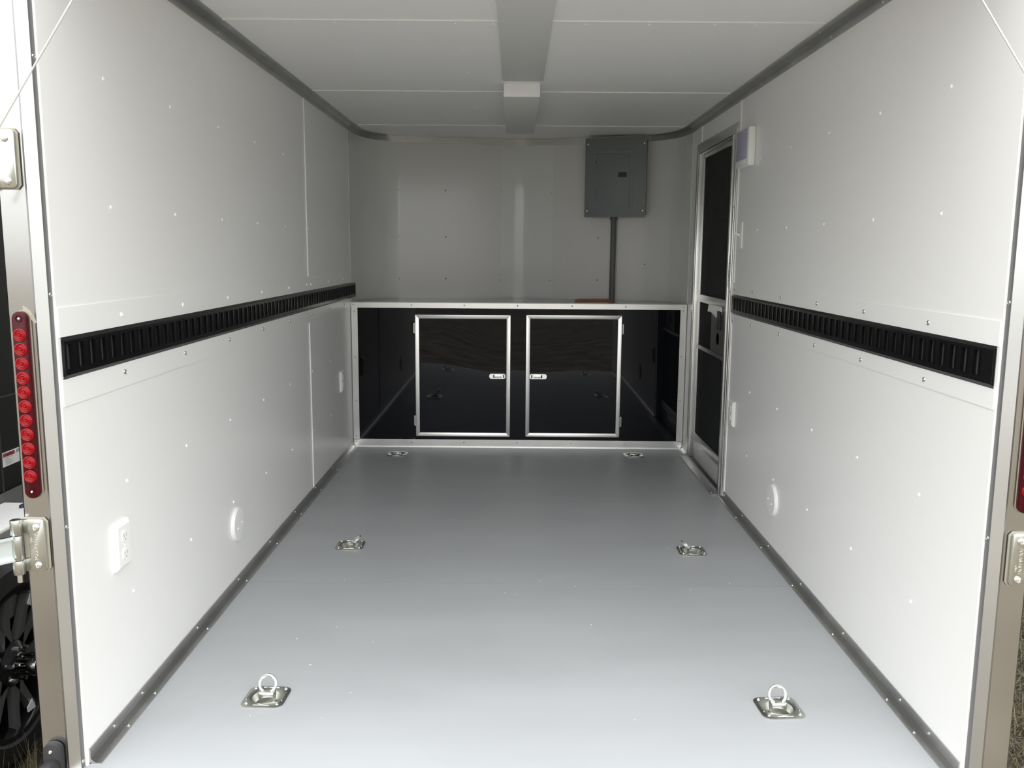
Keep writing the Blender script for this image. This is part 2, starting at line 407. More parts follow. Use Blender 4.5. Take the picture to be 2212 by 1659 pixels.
for x in (-0.83, -0.45, -0.12, 0.27, 0.45): screw((x, nose_y(x) - .006, 2.163), (0, -1, 0), ALUD, .005, t9)

# base trims
def btrim(side, sgn, segs, ys):
    b = MB()
    for y0, y1 in segs:
        x = sgn * XW; xi = sgn * (XW - .004); b.box(min(x, xi), max(x, xi), y0, y1, 0, 0.042)
        x2 = sgn * 1.118; b.box(min(x, x2), max(x, x2), y0, y1, 0, 0.003)
        b.prism([(sgn * (XW - .004), .014), (sgn * (XW - .004), .003), (sgn * (XW - .016), .003)][::sgn], 'y', y0, y1)
    o = st(b.build('baseboard_' + side, ALUD), 'grey metal angle trim along the foot of the %s wall' % side, 'base trim')
    for yy in ys:
        screw((sgn * (XW - .004), yy, .027), (-sgn, 0, 0), ZINC, .0055, o); screw((sgn * 1.127, yy + .045, .003), (0, 0, 1), ZINC, .0055, o)
btrim('left', -1, [(YL + .01, 5.99)], [2.30] + GRID)
btrim('right', 1, [(YR + .01, 4.80), (5.85, 5.99)], [2.30] + GRID[:5] + [4.74])

# ------------------------------------------------------------------ rear door posts
def post(side, sgn, y0):
    P = [(sgn * 1.157, y0), (sgn * 1.157, y0 - .020), (sgn * 1.160, y0 - .022), (sgn * 1.182, y0 - .030), (sgn * 1.185, y0 - .034), (sgn * 1.243, y0 - .038), (sgn * 1.248, y0 - .033), (sgn * 1.248, y0 + .06), (sgn * 1.17, y0 + .06), (sgn * 1.157, y0 + .002)]
    b = MB(); b.prism(P, 'z', -0.25, 2.30)
    o = st(b.build('trim_%d' % (10 if sgn < 0 else 11), ALUP), 'bare aluminium rear door post on the %s' % side, 'door post')
    q = [(sgn * 1.1572, y0 - .0195), (sgn * 1.182, y0 - .0315), (sgn * 1.182, y0 - .029), (sgn * 1.1572, y0 - .017)]
    MB().prism([(sgn * 1.1565, y0 - .020), (sgn * 1.180, y0 - .035), (sgn * 1.180, y0 - .027), (sgn * 1.1565, y0 - .018)], 'z', -0.25, 2.30).build('edge_flange', ALUF, o, label='brushed edge flange, coloured paler for its brighter reflection')  # paler metal puts this facet's brighter reflection into its colour
    MB().prism([(sgn * 1.1562, y0 + .001), (sgn * 1.1562, y0 - .020), (sgn * 1.158, y0 - .020), (sgn * 1.158, y0 + .001)], 'z', -0.25, 2.30).build('inner_lip', LIPM, o)
    for z in (1.245, 0.66, 0.02, 1.8): screw((sgn * 1.1562, y0 - .010, z), (-sgn, 0, 0), ZINC, .006, o)
    return o
PL = post('left', -1, YL); PR = post('right', 1, YR)
b = MB(); b.box(-1.248, 1.248, 2.09, 2.16, CZ + .0, 2.33)
st(b.build('trim_12', ALUP), 'aluminium header over the rear opening', 'door header')
b = MB(); b.box(-1.248, 1.248, 2.10, 2.124, -0.25, 0.0); st(b.build('trim_13', ALUP), 'aluminium rear sill of the trailer', 'rear sill')
b = MB(); b.box(-1.248, 1.248, 2.16, 6.9, CZ + .061, CZ + .10); st(b.build('trim_14', PAINTW), 'white outer roof skin', 'roof')

# ------------------------------------------------------------------ side door (door_1)
d1 = bpy.data.objects.new('door_1', None); C.objects.link(d1); st(d1, 'side entry door with black screen panels and aluminium frame', 'door')
b = MB()  # casing: near jamb face, header, far jamb face, returns
b.box(XW - .008, XW, 4.775, 4.885, 0.0, 2.04); b.box(XW - .012, XW, 4.86, 4.89, 0.0, 1.985); b.box(XW - .011, XW, 4.80, 4.812, 0.0, 2.02)
b.box(XW - .008, XW, 5.80, 5.848, -0.01, 1.99)
b.box(XW - .009, XW, 4.79, 5.83, 1.988, 2.042)
b.box(XW, XW + .07, 4.885, 4.893, -0.06, 1.99); b.box(XW, XW + .07, 5.797, 5.805, -0.06, 1.99); b.box(XW, XW + .07, 4.89, 5.80, 1.98, 1.99)
casing = b.build('door_casing', ALU, d1, bevel=.0012)
for z in (2.02, 1.60, 1.15, 0.66, 0.36, 0.075): screw((XW - .008, 4.80, z), (-1, 0, 0), ZINC, .005, d1)
LX = 1.178
b = MB()
b.box(LX, LX + .015, 5.775, 5.797, -0.05, 1.975); b.box(LX, LX + .015, 4.893, 4.913, -0.05, 1.975); b.box(LX, LX + .015, 4.9, 5.79, 1.955, 1.978)
b.box(LX - .004, LX + .015, 4.9, 5.79, 1.043, 1.09)
scf = b.build('screen_door_frame', ALU, d1, bevel=.001)
MB().box(LX - .006, LX + .01, 4.9, 5.79, 0.740, 0.762).build('push_bar', ALUD, d1, bevel=.002)
MB().prism([(LX - .006, .118), (LX + .01, .118), (LX + .01, .170), (LX - .002, .170)], 'y', 4.9, 5.79).build('kick_rail', ALU, d1, bevel=.002)
MB().box(LX + .006, LX + .010, 4.9, 5.79, -0.05, 0.12).build('kick_plate', KICK, d1, label='white glossy kick plate')
for z0, z1, nm in ((1.09, 1.956, 'upper_screen'), (0.762, 1.043, 'middle_screen'), (0.17, 0.74, 'lower_screen')):
    MB().box(LX + .008, LX + .0095, 4.905, 5.785, z0, z1).build(nm, SCREEN, d1)
# sliding latch cover in the middle panel
MB().box(LX + .002, LX + .006, 4.915, 5.40, 0.765, 1.04).build('latch_cover', mat('grey_latch_cover', (0.09, 0.085, 0.08), .3), d1)
MB().lathe([(.036, 0), (.036, .004), (.028, .007), (.02, .012), (.016, .012)], (LX + .002, 5.215, .852), 'x', 24).build('latch_knob', ZINC, d1)
bpy.data.objects['latch_knob'].scale = (1, 1, 1)
MB().box(LX - .012, LX + .002, 5.13, 5.20, 0.91, 1.02).build('black_paddle', BLKPLAS, d1, bevel=.003)
MB().prism([(5.13, 1.045), (5.45, 1.045), (5.47, .998), (5.38, 1.0), (5.32, .992), (5.24, .975), (5.17, 0.985), (5.13, 1.0)], 'x', LX - .008, LX + .001).build('slide_pull', WPLAS, d1, label='white plastic slide pull')
# outer door slab, window
SXX = 1.222
def orr(cy, cz, ww, h, rad): return rrect(cy, cz, ww, h, rad, 6)
MB().box(SXX, SXX + .022, 4.89, 5.80, -0.055, 1.985).build('outer_door', SLAB, d1)
b = MB(); b.prism(orr(5.44, 1.545, .44, .66, .10), 'x', SXX - .008, SXX - .001)
fr = b.build('window_frame', WFRAMEB, d1)
MB().prism(orr(5.35, 1.70, .20, .28, .03), 'x', SXX - .0115, SXX - .0085).build('window_pane', GLASSD, fr)  # pane coloured grey for the reflection seen in its glass
# sill plate
b = MB(); b.prism([(1.090, 4.83), (1.128, 4.835), (1.128, 5.79), (1.090, 5.79)], 'z', 0.0, 0.006)
sill = b.build('door_sill', ALUD, d1)
MB().box(1.130, 1.178, 4.90, 5.79, -0.05, -0.004).build('sill_gap_shade', BLKPLAS, d1)  # black strip stands in for the shade in the gap beyond the sill
for yy in (4.86, 5.75): screw((1.10, yy, .006), (0, 0, 1), ZINC, .005, d1)
# barcode sticker on the near jamb
sk = MB().box(XW - .0086, XW - .0081, 4.822, 4.872, 1.17, 1.345).build('barcode_label', STKW)
sk.location = (0, 0, 0); tag(sk, 'white barcode sticker on the near jamb of the side door', 'sticker')
bc = MB()
for k in range(14):
    z = 1.222 + k * .0055; bc.box(XW - .0091, XW - .0087, 4.842, 4.866, z, z + random.choice((.0016, .0026, .0036)))
bc.box(XW - .0091, XW - .0087, 4.826, 4.838, 1.30, 1.306)
for z in (1.18, 1.188, 1.205, 1.30, 1.315, 1.325): bc.box(XW - .0091, XW - .0087, 4.848, 4.858, z, z + .005)
bc.build('printed_bars', INK, sk)

# ================================================================== THINGS
# ------------------------------------------------------------------ black cargo rails
def rail(sgn, y0, y1, ys, n, lab):
    t = empty('cargo_rail', lab, 'tie-down rail', (0, 0, 0), group=None)
    b = MB(); xo = sgn * (XW - .001); xf = sgn * (XW - .0085)
    holes = [(y - .0125, y + .0125, 1.0585, 1.1205) for y in [ys + .0605 * k for k in range(n)] if y + .014 < y1 and y - .014 > y0]
    lo, hi = min(xf, xf + sgn * .0025), max(xf, xf + sgn * .0025)
    plate_holes(b, 'x', lo, hi, y0, y1, 1.043, 1.129, holes)
    # sloped lips to the wall
    for z0, z1 in ((1.129, 1.139), (1.043, 1.033)):
        q = [(xf, z0), (xo, z1), (xo + sgn * .002, z1), (xf + sgn * .0025, z0)]
        b.prism(q, 'y', y0, y1)
    MB().box(min(xo, xo + sgn * .0015), max(xo, xo + sgn * .0015), y0, y1, 1.04, 1.132).build('back_channel', RAILBACK, t)
    s = b
    for h in holes:   # raised rim of each slot
        xr = xf - sgn * .003
        ya = h[0] if sgn < 0 else h[1] 
        for yy in (h[0] - .002, h[1]): s.box(min(xf, xr), max(xf, xr), yy, yy + .002, h[2], h[3])
        yb = h[0] - .002
        s.box(min(xf, xr), max(xf, xr), yb, h[1] + .002, h[3], h[3] + .002); s.box(min(xf, xr), max(xf, xr), yb, h[1] + .002, h[2] - .002, h[2])
    s.build('slotted_face', BLKRAIL, t)
    return t
rail(-1, YL + .012, 4.812, 2.178, 44, 'long black slotted rail on left wall, nearer piece')
rail(-1, 4.815, 6.172, 2.178 + .0605 * 44, 23, 'black slotted rail on left wall, short far piece reaching the nose')
rail(1, YR + .012, 4.762, 2.208, 43, 'long black slotted rail on the right wall')

# ------------------------------------------------------------------ recessed tie-down rings
def make_ring(lean):
    t = empty('tie_down_ring', '', 'tie-down ring')
    b = MB(); o = rrect(0, 0, .129, .129, .026, 6); n = len(o)
    # plate with circular opening: ring of quads between outline and pan rim
    m = 48; 
    def out(t_):  # point of rounded square along direction
        dx, dy = math.cos(t_), math.sin(t_); h = .0645; rr = .026
        k = h / max(abs(dx), abs(dy)); x, y = dx * k, dy * k
        if abs(x) > h - rr and abs(y) > h - rr:
            cx, cy = math.copysign(h - rr, x), math.copysign(h - rr, y)
            bq = dx * cx + dy * cy; cq = cx * cx + cy * cy - rr * rr; k = bq + math.sqrt(max(0, bq * bq - cq)); x, y = dx * k, dy * k
        return x, y
    vs = []; rings_ = [(None, 0.0), (None, 0.003), ('in', 0.0048), (.0455, .0048), (.042, .003), (.040, -.004), (.033, -.017), (.02, -.0215), (.0001, -.022)]
    for rr, z in rings_:
        for k in range(m):
            a = 2 * math.pi * k / m
            if rr is None: x, y = out(a)
            elif rr == 'in': x, y = out(a); x *= .94; y *= .94
            else: x, y = rr * math.cos(a), rr * math.sin(a)
            vs.append((x, y, z))
    fs = []
    for i in range(len(rings_) - 1):
        for k in range(m): fs.append((i * m + k, i * m + (k + 1) % m, (i + 1) * m + (k + 1) % m, (i + 1) * m + k))
    b.add(vs, fs); b.build('pan_plate', ZINC, t)
    for a in range(4):
        g_ = MB(); g_.box(-.024, .024, -.0555, -.0535, .0046, .0062); g_.rot(a * math.pi / 2, 'Z'); g_.build('plate_rib', CHROME, t)
    for x in (-.047, .047):
        for y in (-.047, .047): screw((x, y, .0048), (0, 0, 1), CHROME, .0058, t)
    MB().cyl((-.0215, .006, .009), (.0215, .006, .009), .0078, n=16).build('hinge_barrel', CHROME, t, bevel=.0008)
    for s_ in (-1, 1):
        k_ = MB().box(s_ * .0225 - .0015 * (s_ > 0) - .002 * (s_ < 0), s_ * .0225 + .002 * (s_ > 0) + .0015 * (s_ < 0), -.002, .016, -.008, .018)
        k_.build('barrel_ear', ZINC, t)
    R0 = .0255; path = []
    for k in range(33):
        a = math.radians(-62 + (304) * k / 32); path.append((R0 * math.cos(a), 0, .029 + R0 * math.sin(a)))
    q = MB().tube(path, .0050, 10); q.rot(-lean, 'X'); q.move((0, .006, .009)); q.build('ring', CHROME, t)
    return t
labs = ['recessed steel tie-down ring, nearest on the left side of the floor, standing up', 'recessed steel tie-down ring, nearest on the right side of the floor, standing up',
        'recessed steel tie-down ring, middle of the left floor row, tilted to the right', 'recessed steel tie-down ring, middle of the right floor row, tilted to the left',
        'recessed steel tie-down ring on the left, just in front of the black cabinet', 'recessed steel tie-down ring on the right, just in front of the black cabinet']
base = {k: make_ring(math.radians(k)) for k in (22, 48, 105)}
used = set()
for i, ((x, y), rz, ln) in enumerate(zip(RINGS, (math.radians(-2), math.radians(4), math.radians(-88), math.radians(90), math.radians(180), math.radians(180)), (22, 22, 48, 48, 105, 105))):
    o = base[ln] if ln not in used else copy_tree(base[ln]); used.add(ln)
    o.location = Vector((x, y, 0)) * S; o.rotation_euler = (0, 0, rz); o['label'] = labs[i]; o['group'] = 'recessed tie-down rings in the floor'

# ------------------------------------------------------------------ cabinet across the nose
cab = empty('cabinet', 'black gloss cabinet with two doors and aluminium trim across the nose', 'cabinet', (0, D, 0))
def cb(mb, name, m, parent=None, **k):
    """geometry given in world coordinates, parented to the cabinet empty"""
    mb.move((0, -D, 0)); return mb.build(name, m, parent or cab, **k)
xl, xr = -1.146, 1.146
cb(MB().box(-1.125, 1.125, D, D + .02, 0.03, 0.985), 'front_panel', BLKGLOSS)
inner = [(max(-1.135, min(1.135, x)), y) for x, y in offset_path(NOSE, -.006) if abs(x) < 1.3]
tp = [(-1.14, D + .002)] + [(-1.14, 6.10)] + [p for p in inner if p[1] > 6.15] + [(1.14, 6.10), (1.14, D + .002)]
cb(MB().prism(tp[::-1], 'z', .992, 1.006), 'countertop', mat('grey_counter', (0.30, 0.30, 0.29), .12))
cb(MB().box(xl, xr, D - .004, D + .0, .970, 1.0085).box(xl, xr, D - .004, D + .034, 1.0062, 1.0095), 'top_edge_trim', ALU)
cb(MB().box(xl, -1.104, D - .004, D, .052, .970), 'side_trim', ALU); cb(MB().box(1.104, xr, D - .004, D, .052, .970), 'side_trim', ALU)
cb(MB().box(xl, xr, D - .004, D, .003, .055).box(xl, xr, D - .022, D, .0, .003), 'bottom_trim', ALU)
for x in (-1.130, -0.734, -0.373, -0.01, 0.363, 0.729, 1.125):
    screw((x, -.004, .990), (0, -1, 0), ZINC, .0055, cab)
for x in (-1.125, -0.737, -0.377, -0.005, 0.373, 0.742, 1.12):
    screw((x, -.004, .036), (0, -1, 0), ZINC, .0055, cab)
for z in (.945, .63, .326, .075):
    screw((-1.124, -.004, z), (0, -1, 0), ZINC, .0055, cab); screw((1.121, -.004, z + .02), (0, -1, 0), ZINC, .0055, cab)
def cdoor(x0, x1, z0, z1, latchx, hs):
    d = bpy.data.objects.new('cabinet_door', None); C.objects.link(d); d.parent = cab
    cb(MB().box(x0 + .02, x1 - .02, D - .012, D - .002, z0 + .02, z1 - .02), 'door_skin', BLKDOOR, d)
    fw = .026
    fmb = MB()
    O = [(x0, z0), (x1, z0), (x1, z1), (x0, z1)]; I = [(x0 + fw, z0 + fw), (x1 - fw, z0 + fw), (x1 - fw, z1 - fw), (x0 + fw, z1 - fw)]
    for k in range(4):
        j = (k + 1) % 4; q = [O[k], O[j], I[j], I[k]]
        # mitred frame member, with hairline gap at the mitre
        c_ = (sum(p[0] for p in q) / 4, sum(p[1] for p in q) / 4)
        q = [(c_[0] + (p[0] - c_[0]) * .9985, c_[1] + (p[1] - c_[1]) * .9985) for p in q]
        fmb.prism(q, 'y', D - .020, D - .001)
    cb(fmb, 'door_frame', ALU, d, bevel=.0008)
    lw = .112; lz = .506; a, b_ = latchx
    cz_ = MB().prism(rrect((a + b_) / 2, lz, b_ - a, .034, .013, 5), 'y', D - .0245, D - .011); la = cb(cz_, 'latch', CHROME, d)
    s = 1 if hs < 0 else -1   # paddle pivots towards the door edge
    mid = (a + b_) / 2
    cb(MB().box(mid - .028, mid + .028, D - .0275, D - .024, lz - .0105, lz + .0105), 'latch_paddle', CHROME, la, bevel=.001)
    for xx in (mid + s * .044, mid - s * .024): cb(MB().box(xx - .004, xx + .004, D - .0280, D - .0245, lz - .0115, lz + .0115), 'latch_slot', PANELD, la)
    hx = x0 if hs < 0 else x1
    for hz in (z0 + .108, z1 - .093):
        cb(MB().box(min(hx, hx + hs * .014), max(hx, hx + hs * .014), D - .006, D - .0005, hz - .034, hz + .034).cyl((hx + hs * .004, D - .010, hz - .036), (hx + hs * .004, D - .010, hz + .036), .005, n=10), 'hinge', ZINC, d)
    d['label'] = 'black gloss door framed in aluminium'
    return d
cdoor(-0.708, -0.057, .081, .926, (-.200, -.089), -1)
cdoor(0.052, 0.704, .083, .929, (.077, .195), 1)

# ------------------------------------------------------------------ breaker panel and conduit
bp_ = empty('breaker_panel', 'grey steel breaker panel on the right of the nose wall', 'electrical panel', (.686, 6.462, 1.887), math.radians(-16.5))
MB().box(-.205, .212, .004, .105, -.262, .262).build('panel_box', PANEL, bp_, bevel=.003)
MB().box(-.2225, .2225, 0, .004, -.278, .278).build('front_cover', PANEL, bp_, bevel=.0015)
MB().prism(rrect(-.012, -.012, .285, .40, .012), 'y', -.003, .0005).build('raised_frame', PANEL, bp_)
dr = MB().box(-.142, .104, -.007, -.002, -.196, .170).build('panel_door', PANEL, bp_, bevel=.002)
MB().box(.022, .082, -.0095, -.0065, .002, .036).build('main_breaker', PANELD, dr)
for z in (-.10, .11): MB().box(-.1415, -.1375, -.0095, -.0065, z - .009, z + .009).build('panel_hinge', PANELD, dr)
for x in (-.203, .203):
    for z in (-.235, .235): screw((x, 0, z), (0, -1, 0), CHROME, .0065, bp_)
cn = MB().cyl((.690, 6.540, 1.006), (.690, 6.540, 1.612), .0205, n=20); cn.cyl((.690, 6.540, 1.585), (.690, 6.540, 1.612), .025, n=20)
tag(cn.build('conduit', PVC), 'grey plastic conduit running down from the breaker panel to the counter', 'pipe')
bd = MB().prism([(.40, 6.315), (.672, 6.345), (.660, 6.50), (.44, 6.49)], 'z', 1.0065, 1.0165)
tag(bd.build('board', ORANGE, bevel=.002), 'small orange-brown board lying on the counter by the conduit', 'board')

# ------------------------------------------------------------------ ceiling chase
ch = empty('ceiling_chase', 'grey-white wiring chase along the middle of the ceiling, flat nearer run', 'ceiling cover', (0, 0, 0))
MB().box(-.0955, .101, 2.17, 4.44, CZ - .012, CZ).build('flat_cover', CHASE, ch, bevel=.002)
c2 = empty('ceiling_box', 'boxy white housing along the ceiling, far end of the chase with end face coloured paler for the daylight on it', 'ceiling box', (0, 0, 0))
MB().box(-.0935, .088, 4.56, 5.93, 2.119, CZ).build('long_housing', CHASE, c2, bevel=.002)
MB().box(-.0915, .0895, 4.540, 4.560, 2.119, CZ - .002).build('end_face', WPLAS, c2, bevel=.0015, label='white end face, coloured paler for the daylight on it')  # paler than the housing: daylight from the rear opening put into its colour
MB().box(-.098, .098, 4.45, 4.54, CZ - .006, CZ - .0001).build('end_flange', WPLAS, c2)

# ------------------------------------------------------------------ outlets, switch, covers on the walls
def outlet(sgn, y, z, lab, thick=.016, grp='white duplex outlets on the side walls'):
    t = empty('wall_outlet', lab, 'outlet', (sgn * XW, y, z), group=grp)
    a = -sgn
    w_, h_ = .092, .134
    # bevelled plate as a frustum
    vs = []
    for (ww, hh_, x) in ((w_, h_, 0), (w_, h_, a * thick * .45), (w_ - .018, h_ - .018, a * thick)):
        vs += [(x, -ww / 2, -hh_ / 2), (x, ww / 2, -hh_ / 2), (x, ww / 2, hh_ / 2), (x, -ww / 2, hh_ / 2)]
    fs = [(0, 1, 2, 3), (8, 9, 10, 11)] + [(i + o, (i + 1) % 4 + o, (i + 1) % 4 + 4 + o, i + 4 + o) for o in (0, 4) for i in range(4)]
    MB().add(vs, fs).build('cover_plate', WPLAS, t)
    for dz in (-.0255, .0255):
        rcp = MB().prism(rrect(0, dz, .034, .032, .013), 'x', min(a * thick, a * (thick + .0025)), max(a * thick, a * (thick + .0025))).build('receptacle', WPLAS, t)
        sl = MB(); xx = a * (thick + .0025); x2 = a * (thick + .0029)
        for dy in (-.0075, .0075): sl.box(min(xx, x2), max(xx, x2), dy - .001, dy + .001, dz - .001, dz + .008)
        sl.cyl((xx, 0, dz - .008), (x2, 0, dz - .008), .0025, n=8)
        sl.build('slots', INKG, rcp)
    screw((a * thick, 0, 0), (a, 0, 0), WPLAS, .004, t)
    return t
outlet(-1, 2.405, .522, 'white duplex outlet on the left wall, nearest the rear opening')
outlet(-1, 5.63, .518, 'white duplex outlet on the left wall beside the black cabinet')
outlet(1, 4.655, .505, 'white duplex outlet on the right wall beside the side door')
def disc(sgn, y, z, rr, lab):
    t = empty('round_cover', lab, 'round cover', (sgn * XW, y, z))
    a = -sgn
    MB().lathe([(rr, 0), (rr, a * .006), (rr * .93, a * .013), (rr * .8, a * .014), (rr * .3, a * .013)], axis='x', n=40).build('cover_disc', WPLAS, t)
    screw((a * .0135, -.022, -.012), (a, 0, 0), WPLAS, .005, t); screw((a * .0135, .03, .0), (a, 0, 0), WPLAS, .005, t)
disc(-1, 3.435, .255, .070, 'round white cover plate low on the left wall')
disc(1, 3.866, .250, .074, 'round white cover plate low on the right wall')
t = empty('light_switch', 'white toggle light switch on the right wall beside the side door', 'light switch', (XW, 4.665, 1.449))
MB().box(-.006, 0, -.046, .046, -.067, .067).build('switch_plate', WPLAS, t, bevel=.0025)
MB().prism([(-.006, -.006), (-.030, .006), (-.030, .014), (-.006, .008)], 'y', -.005, .005).build('toggle', WPLAS, t, bevel=.001)
t = empty('wall_box', 'white box with a lavender face high on the right wall by the door', 'wall box', (XW, 4.56, 1.880))
MB().box(-.036, 0, -.115, .125, -.095, .095).build('housing', WPLAS, t, bevel=.009)
MB().box(-.0395, -.0345, -.095, .118, -.058, .090).build('display_face', LAV, t, bevel=.002, label='pale lavender face')

# ------------------------------------------------------------------ tail lights
def tail(sgn, x, y, zc, lab):
    t = empty('tail_light', lab, 'tail light', (x, y, zc), group='red strip tail lights on the rear posts')
    o = rrect(0, 0, .037, .462, .0183, 8)
    MB().prism(o, 'y', -.016, 0).build('housing', REDD, t, bevel=.003)
    MB().prism(rrect(0, 0, .040, .466, .0198, 8), 'y', -.0015, .001).build('backing_rim', SEAL, t)  # grey rim stands in for the thin shadow around the housing
    for k in range(11):
        z = (k - 5) * .0348
        b = MB(); b.lathe([(.0158, .014), (.0158, .0185), (.0140, .0195), (.0125, .0183), (.0108, .0198), (.0090, .0186), (.0070, .0200), (.0040, .0188), (.0030, .021), (.0012, .0215)], (0, 0, z), 'y', 24)
        le = b.build('lens', REDL, t)
    for s_ in (-1, 1):
        screw((0, -.016, s_ * .2135), (0, -1, 0), CHROME, .0036, t)
        MB().lathe([(.0085, .0155), (.0085, .0175), (.0065, .0175), (.0065, .0155)], (0, 0, s_ * .2135), 'y', 20).build('screw_boss', REDD, t)
    return t
tl = tail(-1, -1.214, 2.113, .976, 'red strip tail light with eleven round lenses on left post')
random.seed(9)
sb = []
for (xx, zz) in ((-.016, .239), (-.02, .262), (-.010, .270), (.0, .262), (-.008, .25), (.008, .242), (.020, .232), (.034, .205), (.030, .200), (.018, .214), (.012, .226), (0, .2345)): sb.append((xx, zz))
MB().prism(sb, 'y', -.0008, .001).build('sealant_smear', SEAL, tl, label='smeared cream sealant around the top end')
tail(1, 1.2205, 2.088, .966, 'red strip tail light on right post, cut by the photo edge')

# ------------------------------------------------------------------ hinges
def text_mesh(s, size, m, parent, loc, rot, name='stamped_letters'):
    cu = bpy.data.curves.new(name, 'FONT'); cu.body = s; cu.size = size * S; cu.extrude = .0006 * S; cu.align_x = 'CENTER'; cu.align_y = 'CENTER'
    tmp = bpy.data.objects.new(name, cu); C.objects.link(tmp)
    dg = bpy.context.evaluated_depsgraph_get(); me = bpy.data.meshes.new_from_object(tmp.evaluated_get(dg))
    bpy.data.objects.remove(tmp); o = bpy.data.objects.new(name, me); C.objects.link(o); me.materials.clear(); me.materials.append(m)
    o.parent = parent; o.location = Vector(loc) * S; o.rotation_euler = rot; return o
def hinge(sgn, x, y, zc, lab, strap_dir):
    """x: inner plate edge; plate runs outward"""
    t = empty('rear_hinge', lab, 'hinge', (x, y, zc), group='zinc plated door hinges on the rear posts')
    pl = MB(); q = [(0, -.056), (.012, -.067), (.042, -.067), (.042, -.038), (.050, -.036), (.050, .036), (.042, .038), (.042, .067), (.012, .067), (0, .056)]
    q = [(0.0, -.057), (.003, -.064), (.010, -.067), (.058, -.067), (.058, -.034), (.041, -.032), (.041, .032), (.058, .034), (.058, .067), (.010, .067), (.003, .064), (0.0, .057)]
    q = [(sgn * a, b_) for a, b_ in q]
    pl.prism(q, 'y', -.012, 0); pl.build('hinge_plate', ZINC, t, bevel=.0015)
    q2 = [(sgn * a, b_) for a, b_ in [(-.004, -.06), (.004, -.070), (.058, -.070), (.058, .070), (.004, .070), (-.004, .06)]]
    MB().prism(q2, 'y', -.003, .0).build('backing_rim', SEAL, t)
    cx = sgn * .066; cy = -.020
    for z0, z1, n_ in ((.030, .069, 'knuckle'), (-.034, .029, 'strap_knuckle'), (-.071, -.035, 'knuckle')):
        MB().cyl((cx, cy, z0), (cx, cy, z1), .0135, n=24).build(n_, ZINC, t, bevel=.001)
    MB().cyl((cx, cy, -.092), (cx, cy, .0685), .0062, n=12).build('pin', CHROME, t)
    for z in (.047, -.051): screw((sgn * .022, -.012, z), (0, -1, 0), CHROME, .0095, t)
    tm = text_mesh('POLAR HDW', .0115, CHROME, t, (sgn * .0250, -.0122, -.004), (math.radians(90), 0, 0))
    tm.rotation_euler = (Matrix.Rotation(math.radians(90), 3, 'X').to_4x4() @ Matrix.Rotation(math.radians(90 if sgn < 0 else -90), 3, 'Z').to_4x4()).to_euler()
    text_mesh('USA', .0085, CHROME, t, (sgn * (.0360 if sgn < 0 else .0150), -.0122, .014 if sgn < 0 else -.022), tm.rotation_euler)
    if strap_dir:
        sm = MB(); L = .34
        sm.box(.012, L, -.003, .003, -.030, .030); sm.box(.012, L, -.003, .016, .026, .030); sm.box(.012, L, -.003, .016, -.030, -.025)
        a = math.atan2(strap_dir[1], strap_dir[0]); sm.rot(a, 'Z'); sm.move((cx, cy, -.002)); sm.build('strap_arm', STRAPM, t, label='pale galvanised channel arm')
    return t
hinge(-1, -1.190, 2.110, .624, 'zinc door hinge with pale channel arm, low on left post', (-1, -1.05))
hinge(-1, -1.194, 2.110, 1.563, 'zinc door hinge high on the left post, cut by the photo edge', (-1, -.75))
hinge(1, 1.195, 2.085, .617, 'zinc door hinge low on the right post', (1, -.75))

# ------------------------------------------------------------------ rubber holdback bumper at the foot of the left post
t = empty('door_bumper', 'black plastic door bumper at the foot of the left post', 'bumper', (-1.212, 2.110, 0.02))
MB().prism(rrect(0, 0, .048, .15, .023, 8), 'y', -.018, .001).build('mount_plate', BLKPLAS, t, bevel=.003)
k_ = MB().prism([(-.050, -.03), (-.046, -.012), (-.015, .032), (.012, .034), (.020, .018), (.021, -.068), (-.020, -.072)], 'y', -.058, -.016); k_.build('bumper_nose', BLKPLAS, t, bevel=.006)
screw((-.003, -.018, .052), (0, -1, 0), CHROME, .0055, t)

# ------------------------------------------------------------------ cables at the rear opening
def cable(sgn, p0, p1, lab):
    b = MB(); n = 14; P = []
    for k in range(n + 1):
        s_ = k / n; P.append(tuple(a + (c - a) * s_ for a, c in zip(p0, p1)))
    b.tube(P, .0022, 6); o = b.build('door_cable', CABLEM); tag(o, lab, 'cable'); return o
cable(-1, (-.855, 2.10, 2.187), (-1.262, 1.985, 1.47), 'thin steel cable slanting across the top left of the opening')
cable(1, (.843, 2.10, 2.187), (1.262, 1.97, 1.465), 'thin steel cable slanting across the top right of the opening')

# ================================================================== OUTSIDE
tr = empty('neighbour_trailer', 'black enclosed trailer parked alongside on the left', 'trailer', (0, 0, 0))
bx = -1.95
MB().box(-3.9, bx, 2.2, 7.2, .442, 2.6).build('body', BLKTRAIL, tr, bevel=.01)
MB().box(-3.88, bx - .004, 2.22, 7.18, -.05, .441).build('lower_skirt', GREYSK, tr)
sm = MB(); sm.box(bx, bx + .003, 3.205, 3.212, .442, 2.6); sm.box(bx, bx + .003, 2.3, 7.2, .80, .806); sm.build('seam_trim', mat('dark_seam', (.03, .03, .03), .4), tr)
lb = MB().box(bx, bx + .002, 3.214, 3.42, .538, .592).build('warning_label', STKW, tr, label='white warning label with a red header')
MB().box(bx + .002, bx + .0025, 3.219, 3.296, .575, .589).build('red_header', STKR, lb)
MB().box(bx + .002, bx + .0025, 3.306, 3.40, .577, .589).build('grey_header', INKG, lb)
tm = text_mesh('WARNING', .010, INK, lb, (bx + .0027, 3.262, .582), (0, 0, 0)); tm.rotation_euler = (math.radians(90), 0, math.radians(90)); tm.name = 'header_letters'
ln = MB()
